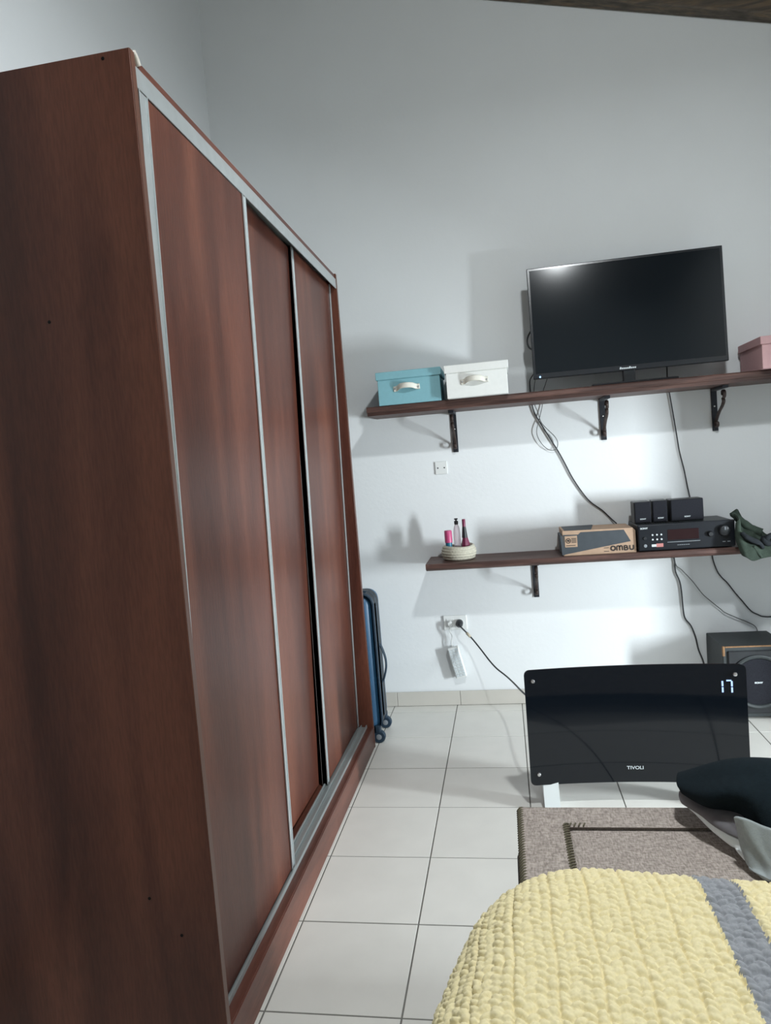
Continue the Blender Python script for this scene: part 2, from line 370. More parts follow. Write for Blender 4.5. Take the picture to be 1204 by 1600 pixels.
# ================================================================ WARDROBE
XW, Y1, Y2, H = -.654, 1.329, 3.063, 2.109
TH = .018; WB = XW - .60
wd = thing('wardrobe', (XW - .3, (Y1 + Y2) / 2, 0), 'tall dark cherry wardrobe with sliding doors along the left wall', 'wardrobe')
sp = box('side_panel', WB, XW, Y1, Y1 + TH, 0, H, 'laminate', wd, bev=.0008)
box('edge_band', XW - .0005, XW + .0012, Y1 + .0008, Y1 + TH - .0008, 0, H - .001, 'edge', sp)
for x, z in ((-.71, H - .012), (-1.235, H - .012), (-.885, 1.61), (-.80, .39), (-.735, .31)):
    lathe('screw_cap', [(.0035, -.001), (.0035, .0006), (.002, .001)], (x, Y1, z), 'void', sp, axis='Y', n=12)
sp2 = box('side_panel', WB, XW, Y2 - TH, Y2, 0, H, 'laminate', wd, bev=.0008)
box('edge_band', XW - .0005, XW + .0012, Y2 - TH + .0008, Y2 - .0008, 0, H - .001, 'edge', sp2)
box('top_panel', WB, XW - .004, Y1 + TH, Y2 - TH, H - TH - .004, H - .004, 'laminate_h', wd, bev=.0008)
box('bottom_panel', WB, XW - .003, Y1 + TH, Y2 - TH, .076, .094, 'laminate_h', wd, bev=.0008)
box('back_panel', WB, WB + .006, Y1 + TH, Y2 - TH, .094, H - TH - .004, 'laminate', wd)
pb = box('plinth_board', XW - TH, XW, Y1 + TH, Y2 - TH, .001, .092, 'laminate_h', wd, bev=.001)
box('top_rail', XW - .075, XW - .006, Y1 + TH, Y2 - TH, H - TH - .010, H - TH - .004, 'alu_dark', wd)
box('rail_fascia', XW - .0045, XW - .0005, Y1 + TH + .001, Y2 - TH + .012, H - .064, H - TH - .005, 'alu', wd, bev=.0008)
bm = bmesh.new()
for x0, x1, z1 in ((-.731, -.683, .0965), (-.733, -.729, .106), (-.709, -.705, .106), (-.685, -.681, .106)): add_box(bm, x0, x1, Y1 + TH, Y2 - TH, .094, z1)
bm2(bm, 'bottom_rail', 'alu_dark', wd)
def door(y0, y1, xt, xb, z0, z1, prof_l, prof_r, lean=0.0, tk=.016):
    """sliding door whose face runs from x = xt at the top to x = xb at the foot"""
    sh = Matrix.Identity(4); k = (xt - xb) / (z1 - z0); sh[0][2] = k; sh[0][3] = -k * z0
    if lean: sh = about((0, y1, z1), lean, 'X') @ sh
    d = box('door', xb - tk, xb, y0, y1, z0, z1, 'laminate', wd, xf=sh)
    for on, ya, s in ((prof_l, y0, 1), (prof_r, y1, -1)):
        if not on: continue
        b = bmesh.new(); w = on
        lo, hi = (ya, ya + s * w) if s > 0 else (ya - w, ya)
        add_box(b, xb - tk - .001, xb + .0045, lo, lo + .0035, z0, z1); add_box(b, xb - tk - .001, xb + .0045, hi - .0035, hi, z0, z1)
        add_box(b, xb - .001, xb + .0016, lo, hi, z0, z1)
        bmesh.ops.transform(b, matrix=sh, verts=b.verts); tag(bm2(b, 'handle_profile', 'alu', d), 'brushed aluminium handle profile')
    return d
door(Y1 + TH + .004, 1.940, -.657, -.692, .103, H - .067, .036, .024)
door(1.90, 2.518, -.692, -.752, .104, H - .05, 0, 0, lean=-.029)
door(2.466, Y2 - TH - .002, -.684, -.722, .103, H - .045, .024, .016)
tube('plaster_lump', [(XW - .003, Y1 + TH + .002, H + .002), (XW - .003, Y1 + TH + .012, H - .005), (XW - .003, Y1 + TH + .02, H - .016)], .007, 'putty', wd, n=7)

# ================================================================ SUITCASE between wardrobe and back wall
sc = thing('suitcase', (-.84, 3.21, 0), 'blue ribbed hard-shell suitcase standing behind the far end of the wardrobe', 'suitcase')
SX0, SX1, SY0, SY1, SZ0, SZ1 = -1.08, -.625, 3.085, 3.315, .055, .69
bm = bmesh.new(); add_box(bm, SX0, SX1, SY0, SY1, SZ0, SZ1, .05, 5); body = bm2(bm, 'shell', 'suit', sc, smooth=True)
for i in range(9):
    z = .12 + i * .058
    box('rib', SX0 + .06, SX1 - .045, SY0 - .004, SY0 + .004, z, z + .03, 'suit', body, bev=.003, xf=about((SX1 - .1, SY0, z), .25, 'Y'))
bm = bmesh.new(); yc = (SY0 + SY1) / 2
add_box(bm, SX0 - .003, SX1 + .003, yc - .012, yc - .003, SZ0 - .003, SZ1 + .003, .055, 5); bm2(bm, 'zip_band', 'suit_d', body, smooth=True)
bm = bmesh.new(); add_box(bm, SX0 - .003, SX1 + .003, SY0 + .045, SY0 + .055, SZ0 - .002, SZ1 + .002, .05, 5); bm2(bm, 'shell_seam', 'suit_d', body, smooth=True)
tube('carry_handle', [(SX1 - .005, yc, .44), (SX1 + .008, yc, .425), (SX1 + .022, yc, .38), (SX1 + .026, yc, .345), (SX1 + .022, yc, .31), (SX1 + .008, yc, .265), (SX1 - .005, yc, .25)], (.005, .012), 'suit_d', sc, flat=(0, 1, 0))
for x, s in ((SX1 - .035, 1), (SX0 + .035, -1)):
    for y in (SY0 + .02, SY1 - .03):
        cx = x + s * .020
        w = lathe('wheel', [(.010, -.013), (.026, -.013), (.0295, -.008), (.0295, .008), (.026, .013), (.010, .013)], (cx, y, .030), 'suit_d', sc, axis='Y', n=24)
        lathe('hub', [(.011, -.0142), (.013, -.0135), (.013, .0135), (.011, .0142)], (cx, y, .030), 'grey_print', w, axis='Y', n=16)
        box('wheel_fork', cx - .016, cx + .010, y - .017, y + .017, .050, .085, 'suit_d', sc, bev=.006, seg=2)

# ================================================================ SHELVES
US, LS = 1.546, .780
def shelf(name, x0, x1, ztop, th, dep, label):
    yf = D - dep; r = .014
    prof = [(D - .001, ztop), (yf + .005, ztop), (yf, ztop - .006), (yf, ztop - .02), (yf + .004, ztop - .026), (yf + .010, ztop - .028), (yf + .018, ztop - th), (D - .001, ztop - th)]
    o = prism(name, prof, 'X', x0, x1, 'shelf'); return tag(o, label, 'shelf', 'wall shelves')
shelf('wall_shelf', -.614, 1.70, US, .042, .28, 'dark wooden upper wall shelf carrying the television')
shelf('wall_shelf', -.392, 1.70, LS, .034, .27, 'dark wooden lower wall shelf carrying the amplifier')
def bracket(x, zt, label, scale=1.0, w=.026):
    b = thing('shelf_bracket', (x, D - .003, zt - .2), label, 'bracket', 'wrought iron shelf brackets')
    h = .2 * scale
    pa = box('wall_arm', x - w / 2, x + w / 2, D - .007, D - .001, zt - h, zt, 'iron', b, bev=.001)
    for z in (zt - h * .42, zt - h * .86): lathe('screw', [(.004, 0), (.004, .0015), (.0025, .0025)], (x, D - .007, z), 'steel', pa, axis='Y', n=10)
    box('shelf_arm', x - w / 2, x + w / 2, D - .185, D - .007, zt - .013, zt - .0005, 'iron', b, bev=.001)
    P = []
    for k in range(13):      # upper curl
        a = math.radians(250 - k * 30); rr = .008 + .0012 * k; P.append((x, D - .150 - rr * math.cos(a) * .9, zt - .035 * scale + rr * math.sin(a)))
    P += [(x, D - .150, zt - .072 * scale), (x, D - .118, zt - .095 * scale), (x, D - .08, zt - .112 * scale), (x, D - .045, zt - .135 * scale)]
    for k in range(12):
        a = math.radians(60 - k * 32); rr = .019 - .0009 * k; P.append((x, D - .032 + rr * math.cos(a + .3), zt - .168 * scale + rr * math.sin(a + .3)))
    tube('scroll', P, (.008, .0028), 'rust', b, n=8, smooth_n=2, flat=None)
    return b
bracket(-.224, US - .042, 'black iron scroll bracket under the upper shelf below the white storage box')
bracket(.497, US - .042, 'black iron scroll bracket under the upper shelf below the television stand')
bracket(1.008, US - .042, 'black iron scroll bracket under the upper shelf near the pink box')
bracket(.126, LS - .034, 'black iron scroll bracket under the lower shelf')

# ---------------------------------------------------------------- storage boxes
def storage_box(x0, x1, yf, yb, z0, z1, mat, label, lid=.036, over=.007, handle=True, tilt=0.0):
    t = thing('storage_box', ((x0 + x1) / 2, (yf + yb) / 2, z0), label, 'storage box', 'lidded storage boxes')
    b = box('box_body', x0, x1, yf, yb, z0 + .0005, z1 - .006, mat, t, bev=.0015)
    l = box('lid', x0 - over, x1 + over, yf - over, yb + over * .3, z1 - lid, z1, mat, t, bev=.002)
    if handle:
        cx = (x0 + x1) / 2 - .01; zc = z0 + (z1 - z0) * .50; w = .062
        P = [(cx - w, yf - .0025, zc - .006), (cx - w * .75, yf - .004, zc - .004), (cx - w * .45, yf - .022, zc + .004), (cx, yf - .030, zc + .006), (cx + w * .45, yf - .022, zc + .004), (cx + w * .75, yf - .004, zc - .002), (cx + w, yf - .0025, zc - .002)]
        h = tube('strap_handle', P, (.0016, .013), 'strap', t, n=10, flat=(0, 0, 1))
        for s in (-1, 1): lathe('rivet', [(.005, 0), (.005, .002), (.003, .004)], (cx + s * w * .88, yf - .0035, zc - .004), 'chrome', h, axis='Y', n=12)
    return t
storage_box(-.551, -.258, 3.305, 3.54, US, 1.701, 'blue_box', 'light blue lidded storage box at the left end of the upper shelf')
storage_box(-.226, .05, 3.265, 3.52, US, 1.696, 'white_box', 'white lidded storage box beside the light blue one')
storage_box(1.122, 1.42, 3.268, 3.55, US, 1.684, 'pink_box', 'pink lidded storage box at the right edge beyond the television', lid=.034, handle=False)

# ---------------------------------------------------------------- television
tv = thing('television', (.6, 3.42, US), 'black flat-screen television on the upper shelf', 'television')
TX0, TX1, TZ0, TZ1, TYF = .172, 1.029, 1.610, 2.122, 3.40
TLT = about((0, TYF, TZ0), -.041, 'X')
cab = box('cabinet', TX0, TX1, TYF, TYF + .022, TZ0, TZ1, 'tv_bezel', tv, bev=.003, seg=2, xf=TLT)
box('rear_housing', TX0 + .06, TX1 - .06, TYF + .02, TYF + .055, TZ0 + .03, TZ1 - .08, 'black_plastic', tv, bev=.012, seg=2, xf=TLT)
box('screen', TX0 + .012, TX1 - .012, TYF - .0012, TYF + .003, TZ0 + .024, TZ1 - .011, 'screen', tv, xf=TLT)
for i in range(9):   # brand mark: tiny slanted silver strokes, too small to read
    x = .558 + i * .0082; hgt = .010 if i in (0, 5) else .0065
    box('brand_mark', x, x + .0062, TYF - .0022, TYF - .0002, TZ0 + .008, TZ0 + .008 + hgt, 'silver', cab, xf=about((x, TYF, TZ0 + .008), .3, 'Y'))
lathe('standby_light', [(.004, 0), (.004, .0012), (.002, .002)], (TX0 + .030, TYF - .0005, TZ0 + .008), 'led', cab, axis='Y', n=12)
box('stand_neck', .573, .627, TYF + .005, TYF + .03, US + .008, TZ0 + .03, 'tv_bezel', tv, bev=.004, seg=2)
bm = bmesh.new(); add_box(bm, .425, .797, 3.325, 3.53, US + .0005, US + .010, .004, 2); bm2(bm, 'stand_base', 'tv_bezel', tv)

# ---------------------------------------------------------------- amplifier and speakers
am = thing('amplifier', (.79, 3.44, LS), 'black stereo amplifier on the lower shelf', 'amplifier')
AX0, AX1, AY, AZ0, AZ1 = .583, .998, 3.325, LS, .904
for x in (AX0 + .04, AX1 - .04):
    for y in (AY + .04, 3.54): lathe('foot', [(.015, 0), (.017, .004), (.017, .008)], (x, y, LS + .0005), 'black_plastic', am, n=14)
cs = box('case', AX0 + .003, AX1 - .003, AY + .012, 3.575, AZ0 + .008, AZ1 - .003, 'amp_top', am, bev=.003)
fp = box('front_panel', AX0, AX1, AY, AY + .014, AZ0 + .004, AZ1, 'amp', am, bev=.006, seg=2)
for k in range(14): box('vent_slot', AX0 + .05 + k * .011, AX0 + .055 + k * .011, 3.39, 3.54, AZ1 - .0032, AZ1 - .0022, 'void', cs)
box('display_window', AX0 + .128, AX0 + .262, AY - .001, AY + .004, AZ0 + .048, AZ0 + .096, 'display', fp, bev=.0008)
box('trim_line', AX0 + .126, AX0 + .266, AY - .002, AY + .003, AZ0 + .038, AZ0 + .0405, 'grey_print', fp)
text('logo', 'SONY', .0105, (AX0 + .012, AY - .0012, AZ1 - .020), 'silver', fp, stretch=1.15, bold=.0004)
for i in range(3):
    for j in range(2): lathe('button', [(.0042, 0), (.0042, .003), (.003, .004)], (AX0 + .063 + i * .019, AY - .0002, AZ0 + .055 + j * .021), 'silver', fp, axis='Y', n=12)
box('sticker', AX0 + .058, AX0 + .078, AY - .0016, AY + .002, AZ0 + .022, AZ0 + .033, 'silver', fp)
tag(box('sticker', AX0 + .078, AX0 + .108, AY - .0016, AY + .002, AZ0 + .020, AZ0 + .036, 'red', fp), 'small red sticker')
for i in range(6): box('model_print', AX0 + .168 + i * .009, AX0 + .175 + i * .009, AY - .0012, AY + .002, AZ0 + .0235, AZ0 + .026, 'grey_print', fp)
kn = lathe('volume_knob', [(.027, 0), (.026, .006), (.022, .016), (.019, .018), (.006, .0185)], (AX1 - .047, AY - .0002, AZ0 + .078), 'black_plastic', fp, axis='Y', n=28)
box('pointer', AX1 - .0485, AX1 - .0455, AY - .0195, AY - .017, AZ0 + .082, AZ0 + .096, 'grey_print', kn)
lathe('knob', [(.013, 0), (.012, .008), (.009, .012)], (AX1 - .105, AY - .0002, AZ0 + .066), 'black_plastic', fp, axis='Y', n=20)
for z, x in ((.030, AX1 - .055), (.030, AX1 - .035)): box('socket_print', x, x + .012, AY - .0012, AY + .002, AZ0 + z - .004, AZ0 + z, 'grey_print', fp)
for z in (.062, .028): lathe('power_button', [(.008, 0), (.008, .002), (.006, .004)], (AX0 + .030, AY - .0002, AZ0 + z), 'grey_print' if z < .05 else 'black_plastic', fp, axis='Y', n=16)
def speaker(x0, x1, y, z1, rz, label):
    t = thing('speaker', ((x0 + x1) / 2, y + .04, AZ1 - .003), label, 'speaker', 'satellite speakers on the amplifier')
    R = about(((x0 + x1) / 2, y + .04, 0), rz, 'Z')
    box('cabinet', x0, x1, y + .008, y + .095, AZ1 - .002, z1, 'black_plastic', t, bev=.004, seg=2, xf=R)
    g = box('grille', x0 + .002, x1 - .002, y, y + .010, AZ1 + .003, z1 - .002, 'cloth_spk', t, bev=.003, seg=2, xf=R)
    w = .026; xc = (x0 + x1) / 2 + .0
    o = text('logo', 'SONY', .0082, (xc - .014, y - .0012, AZ1 + .016), 'silver', g, stretch=1.2, bold=.0003)
    return t
speaker(.588, .663, 3.405, 1.003, 0, 'small black speaker at the left end on top of the amplifier')
speaker(.672, .738, 3.41, 1.004, -.06, 'narrow black speaker in the middle on top of the amplifier')
speaker(.748, .893, 3.405, 1.003, 0, 'wide black centre speaker on top of the amplifier')

# ---------------------------------------------------------------- kraft box with OMBU print
cb = thing('cardboard_box', (.41, 3.43, LS), 'kraft and charcoal printed cardboard box beside the amplifier', 'box')
BX0, BX1, BY, BZ0, BZ1 = .253, .576, 3.34, LS + .0005, LS + .113
prism('carton', [(BX0, BZ0), (BX1, BZ0), (BX1, BZ1 - .012), (BX1 - .01, BZ1), (BX0, BZ1 + .004)], 'Y', BY, 3.545, 'kraft', cb)
prism('dark_print', [(BX0 + .002, BZ0 + .006), (BX1 - .022, BZ0 + .052), (BX1 - .05, BZ1 - .006), (BX0 + .082, BZ1 - .006), (BX0 + .07, BZ1 - .016), (BX0 + .002, BZ1 - .014)], 'Y', BY - .0012, BY + .002, 'kraft_dark', cb)
prism('dark_print', [(BX0 + .01, BY + .01), (BX0 + .13, BY + .01), (BX0 + .16, 3.54), (BX0 + .01, 3.54)], 'Z', BZ1 - .001, BZ1 + .0048, 'kraft_dark', cb)
box('torn_flap', BX0 - .006, BX0 + .004, BY - .002, 3.50, BZ0 + .004, BZ1 - .018, 'kraft_dark', cb, xf=about((BX0, BY, BZ0), -.05, 'Y'))
st = box('label_panel', BX0 + .008, BX0 + .064, BY - .0026, BY + .001, BZ0 + .040, BZ0 + .092, 'kraft', cb)
bm = bmesh.new(); c0 = Vector((BX0 + .024, BY - .003, BZ0 + .070))
ring = [c0 + Vector((.0105 * math.cos(a), 0, .0105 * math.sin(a))) for a in np.linspace(0, 2 * math.pi, 20)]
add_tube(bm, ring, .0016, 6, 1); bm2(bm, 'emblem_ring', 'ink', st)
prism('emblem_mark', [(c0.x - .005, c0.z - .004), (c0.x + .005, c0.z - .005), (c0.x + .006, c0.z + .002), (c0.x, c0.z + .006), (c0.x - .006, c0.z + .003)], 'Y', BY - .0034, BY - .002, 'ink', st)
for k in range(4): box('small_print', BX0 + .038, BX0 + .060, BY - .0032, BY - .002, BZ0 + .060 + k * .006, BZ0 + .063 + k * .006, 'ink', st)
box('small_print', BX0 + .012, BX0 + .055, BY - .0032, BY - .002, BZ0 + .046, BZ0 + .049, 'ink', st)
def strokes(name, lines, w, y, mat, parent):
    bm = bmesh.new()
    for ln in lines:
        P = [Vector((a, b)) for a, b in ln]; L_, R_ = [], []
        for i, p in enumerate(P):
            t = (P[min(i + 1, len(P) - 1)] - P[max(i - 1, 0)]).normalized(); nrm = Vector((-t.y, t.x)) * w / 2
            L_.append((p + nrm)); R_.append((p - nrm))
        for yy in (y, y + .0014):
            vl = [bm.verts.new((q.x, yy, q.y)) for q in L_]; vr = [bm.verts.new((q.x, yy, q.y)) for q in R_]
            for i in range(len(P) - 1): bm.faces.new((vl[i], vl[i + 1], vr[i + 1], vr[i]))
    return bm2(bm, name, mat, parent)
def arc(cx, cz, rx, rz, a0, a1, n=12): return [(cx + rx * math.cos(math.radians(a0 + (a1 - a0) * i / n)), cz + rz * math.sin(math.radians(a0 + (a1 - a0) * i / n))) for i in range(n + 1)]
ox, oz, lh = BX1 - .112, BZ0 + .012, .023
strokes('print', [arc(ox + .011, oz + lh / 2, .0095, lh / 2 - .002, 0, 360, 22)], .0062, BY - .0016, 'ink', cb)
strokes('print', [[(ox + .0275, oz), (ox + .0275, oz + lh * .6)] + arc(ox + .0335, oz + lh * .62, .006, lh * .30, 180, 0)[1:] + [(ox + .0395, oz)], [(ox + .0395, oz + lh * .6)] + arc(ox + .0455, oz + lh * .62, .006, lh * .30, 180, 0) + [(ox + .0515, oz)]], .0056, BY - .0016, 'ink', cb)
strokes('print', [[(ox + .0605, oz), (ox + .0605, oz + lh * .92)], [(ox + .0605, oz + lh * .9), (ox + .068, oz + lh * .9)] + arc(ox + .068, oz + lh * .70, .005, lh * .20, 90, -90) + [(ox + .0605, oz + lh * .5)], [(ox + .068, oz + lh * .5)] + arc(ox + .069, oz + lh * .28, .0065, lh * .22, 90, -90) + [(ox + .0605, oz + lh * .06)]], .0054, BY - .0016, 'ink', cb)
strokes('print', [[(ox + .0845, oz + lh * .95), (ox + .0845, oz + lh * .4)] + arc(ox + .0925, oz + lh * .38, .008, lh * .32, 180, 360) + [(ox + .1005, oz + lh * .95)]], .0060, BY - .0016, 'ink', cb)
for k in range(2): box('small_print', BX1 - .142, BX1 - .120, BY - .0014, BY + .001, BZ0 + .010 + k * .016, BZ0 + .0125 + k * .016, 'ink', cb)

# ---------------------------------------------------------------- crochet basket with toiletries
bk = thing('crochet_basket', (-.238, 3.45, LS), 'cream crocheted basket on the left end of the lower shelf', 'basket')
nR, nA = 60, 120; V = []
prof_r = lambda t: .070 + .012 * math.sin(math.pi * min(1, t * 1.02)) ** .8
for i in range(nR):
    t = i / (nR - 1); row = t * 5; ph = row - math.floor(row)
    for a in range(nA):
        th = 2 * math.pi * a / nA; st_ = abs(math.sin(th * 17 + math.floor(row) * 1.57))
        rr = prof_r(t) + .0028 * math.sin(math.pi * ph) ** .6 + .0016 * st_ * math.sin(math.pi * ph)
        V.append((-.238 + rr * math.cos(th), 3.45 + rr * math.sin(th), LS + .001 + .068 * t + .003 * math.sin(2 * th + .5) * t))
ring_in = []
for t, r in ((1.0, .068), (.6, .070), (.06, .066), (.055, .001)):
    for a in range(nA):
        th = 2 * math.pi * a / nA; V.append((-.238 + r * math.cos(th), 3.45 + r * math.sin(th), LS + .002 + .066 * t + .003 * math.sin(2 * th + .5) * t))
nT = nR + 4; Q = []
for i in range(nT - 1):
    for a in range(nA): Q.append((i * nA + a, i * nA + (a + 1) % nA, (i + 1) * nA + (a + 1) % nA, (i + 1) * nA + a))
link('woven_wall', np_mesh('woven_wall', np.array(V), np.array(Q)), 'rope', bk)
b1 = thing('bottle', (-.283, 3.43, LS + .006), 'small bottle with a pink cap in the crocheted basket', 'bottle', 'toiletries in the basket')
lathe('body', [(.012, 0), (.016, .004), (.016, .08)], (-.283, 3.43, LS + .0065), 'teal', b1); lathe('cap', [(.0185, .08), (.0185, .135), (.0165, .139)], (-.283, 3.43, LS + .0065), 'pink_cap', b1)
b2 = thing('bottle', (-.242, 3.46, LS + .006), 'clear bottle with a black pump cap in the crocheted basket', 'bottle', 'toiletries in the basket')
lathe('body', [(.014, 0), (.017, .004), (.017, .12), (.013, .15), (.007, .165)], (-.242, 3.46, LS + .0065), 'clear', b2)
pc = lathe('pump_cap', [(.009, .163), (.010, .17), (.010, .180), (.004, .182), (.004, .190)], (-.242, 3.46, LS + .0065), 'black_plastic', b2)
box('nozzle', -.251, -.233, 3.455, 3.465, LS + .193, LS + .200, 'black_plastic', pc, bev=.002)
b3 = thing('perfume_bottle', (-.202, 3.44, LS + .006), 'slim wine coloured bottle with dark tapered neck in the crocheted basket', 'bottle', 'toiletries in the basket')
lathe('body', [(.018, 0), (.021, .01), (.020, .07), (.012, .10)], (-.202, 3.44, LS + .0065), 'wine', b3, n=8)
lathe('neck', [(.014, .098), (.010, .14), (.0085, .152)], (-.204, 3.44, LS + .0065), 'black_plastic', b3); lathe('cap', [(.0085, .151), (.0085, .186), (.007, .189)], (-.204, 3.44, LS + .0065), 'wine', b3)

# ---------------------------------------------------------------- green garment on the lower shelf
GREEN = [[(1.004,3.400,0.927),(1.033,3.440,0.931),(1.053,3.460,0.934),(1.077,3.470,0.902),(1.108,3.470,0.864),(1.137,3.460,0.828)],
 [(1.002,3.360,0.911),(1.015,3.360,0.898),(1.042,3.380,0.877),(1.071,3.390,0.851),(1.102,3.390,0.825),(1.155,3.420,0.816)],
 [(1.002,3.310,0.903),(1.006,3.300,0.876),(1.024,3.310,0.851),(1.055,3.310,0.837),(1.098,3.330,0.827),(1.172,3.360,0.813)],
 [(1.003,3.300,0.864),(1.002,3.280,0.838),(1.024,3.272,0.817),(1.052,3.27,0.808),(1.091,3.272,0.804),(1.159,3.280,0.798)],
 [(1.003,3.290,0.830),(1.002,3.270,0.806),(1.021,3.260,0.783),(1.049,3.250,0.777),(1.090,3.250,0.780),(1.152,3.250,0.783)],
 [(1.004,3.290,0.802),(1.013,3.270,0.765),(1.025,3.260,0.743),(1.043,3.255,0.726),(1.083,3.250,0.736),(1.156,3.250,0.748)]]
ga = thing('garment', (1.08, 3.36, LS), 'crumpled olive green garment hanging over the right end of the lower shelf', 'clothing')
cloth('fabric', GREEN, 'green', ga, .010, .013, seed=4)
tube('sleeve', [(1.006, 3.385, .922), (1.022, 3.37, .905), (1.045, 3.355, .878), (1.072, 3.34, .852), (1.105, 3.325, .835)], [(.016, .012), (.02, .016), (.024, .018), (.026, .02), (.028, .02)], 'green', ga, n=12)
tube('fold', [(1.008, 3.268, .848), (1.018, 3.256, .834), (1.04, 3.250, .818), (1.07, 3.248, .802), (1.085, 3.246, .778)], [(.012, .008), (.016, .010), (.016, .01), (.012, .008), (.006, .004)], 'green_dark', ga, n=10)  # dark crease: the fold's shade is put into its colour
tube('fold', [(1.045, 3.246, .79), (1.058, 3.244, .765), (1.075, 3.243, .742)], (.006, .006), 'green', ga, n=8)
def swirl(c, R, n=26, turns=1.6):
    return [(c[0] + R * (1 - .45 * k / n) * math.cos(turns * 6.283 * k / n + 2.6), c[1] - .012 * math.sin(k * .5), c[2] + .55 * R * (1 - .45 * k / n) * math.sin(turns * 6.283 * k / n + 2.6)) for k in range(n)]
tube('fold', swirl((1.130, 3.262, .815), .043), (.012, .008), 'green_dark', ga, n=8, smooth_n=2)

# ---------------------------------------------------------------- wall plates, plug, emergency light
sw = thing('blank_plate', (-.305, D, 1.2), 'square white blank wall plate with two screws under the upper shelf', 'wall plate')
swp = box('plate', -.336, -.275, D - .006, D - .0005, 1.199, 1.263, 'white_plastic', sw, bev=.002, seg=2)
for x in (-.322, -.289): lathe('screw', [(.0035, 0), (.0035, .0012), (.002, .002)], (x, D - .006, 1.231), 'iron', swp, axis='Y', n=10)
ou = thing('wall_outlet', (-.293, D, .396), 'white double wall outlet above the skirting', 'outlet')
op = box('plate', -.353, -.233, D - .009, D - .0005, .396, .471, 'white_plastic', ou, bev=.003, seg=2)
box('socket_insert', -.338, -.298, D - .012, D - .008, .412, .455, 'white_plastic', op, bev=.002)
lathe('socket_insert', [(.021, 0), (.021, .003), (.018, .003)], (-.270, D - .009, .433), 'white_plastic', op, axis='Y')
el = thing('emergency_light', (-.315, D - .02, .15), 'white emergency light bar hanging from the outlet by its cord', 'emergency light')
R = about((-.313, D, .31), -.22, 'Y')
def rbox(nm, x0, x1, y0, y1, z0, z1, mt, par, bev=0, seg=1): return box(nm, x0, x1, y0, y1, z0, z1, mt, par, bev, seg, xf=R)
hb = rbox('housing', -.342, -.284, D - .040, D - .012, .150, .312, 'white_plastic', el, .005, 2)
bm = bmesh.new()
for i in range(3):
    for j in range(9): add_box(bm, -.337 + i * .0165, -.3225 + i * .0165, D - .0425, D - .039, .158 + j * .0165, .172 + j * .0165, .001)
bmesh.ops.transform(bm, matrix=R, verts=bm.verts); bm2(bm, 'led_cells', 'silver', hb)
lathe('plug', [(.014, 0), (.014, .02), (.010, .026)], (-.318, D - .012, .433), 'white_plastic', el, axis='Y', n=18)
tube('cord', [(-.318, D - .036, .432), (-.322, D - .036, .40), (-.312, D - .03, .37), (-.318, D - .028, .335), (-.314, D - .028, .312)], .0022, 'white_plastic', el)

# ================================================================ CABLES on the wall
def cable(name, pts, r, mat, label, group=None):
    return tag(tube(name, pts, r, mat, n=7), label, 'cable', group)
cable('television_cable', [(0.176,3.440,1.640),(0.160,3.51,1.62),(0.160,3.576,1.590),(0.162,3.578,1.545),(0.164,3.577,1.507),(0.178,3.577,1.455),(0.211,3.577,1.390),(0.249,3.577,1.317),(0.277,3.577,1.264),(0.304,3.577,1.205),(0.333,3.577,1.137),(0.375,3.577,1.061),(0.414,3.577,1.007),(0.466,3.577,0.963),(0.503,3.577,0.922),(0.530,3.565,0.893)], .0032, 'cord', 'thick black cable running from the television down to the cardboard box')
cable('antenna_wire', [(0.185,3.450,1.625),(0.180,3.577,1.587),(0.177,3.577,1.512),(0.191,3.572,1.464),(0.203,3.570,1.415),(0.234,3.570,1.375),(0.263,3.570,1.341),(0.276,3.570,1.308),(0.265,3.570,1.278),(0.234,3.570,1.277),(0.205,3.570,1.302),(0.183,3.570,1.342),(0.179,3.570,1.380),(0.195,3.574,1.432),(0.215,3.577,1.502),(0.222,3.577,1.564),(0.233,3.570,1.594),(0.242,3.45,1.625)], .0018, 'cord_grey', 'thin wire looped below the left side of the television')
cable('side_cable', [(0.182,3.430,1.745),(0.163,3.47,1.77),(0.158,3.485,1.800),(0.164,3.470,1.825),(0.184,3.430,1.85)], .004, 'cord', 'short black cable loop sticking out at the left edge of the television')
cable('power_cable', [(0.782,3.485,1.690),(0.793,3.53,1.62),(0.803,3.578,1.55),(0.808,3.577,1.508),(0.818,3.577,1.422),(0.830,3.577,1.314),(0.840,3.577,1.221),(0.856,3.577,1.136),(0.863,3.577,1.087),(0.869,3.577,1.043),(0.881,3.577,0.97),(.885,3.577,.93)], .0028, 'cord', 'black cable dropping from the television to behind the wide centre speaker')
cable('speaker_cable', [(0.786,3.577,0.800),(0.788,3.577,0.719),(0.792,3.577,0.681),(0.793,3.577,0.640),(0.809,3.577,0.592),(0.815,3.577,0.547),(0.818,3.577,0.474),(0.821,3.577,0.427),(0.829,3.577,0.401),(0.851,3.577,0.369),(0.869,3.577,0.314),(0.880,3.577,0.250),(0.900,3.572,0.182),(0.905,3.565,0.09),(0.905,3.55,.006)], .0034, 'cord', 'black cable hanging from the lower shelf to the left of the subwoofer')
cable('speaker_wire', [(0.790,3.577,0.80),(0.794,3.577,0.681),(0.820,3.575,0.648),(0.865,3.57,0.592),(0.908,3.57,0.527),(0.942,3.57,0.491),(0.987,3.57,0.448),(1.009,3.57,0.428),(1.060,3.57,0.401),(1.111,3.57,0.376),(1.144,3.57,0.350),(1.152,3.569,0.30)], .0022, 'cord_grey', 'thin grey wire slanting down to the subwoofer')
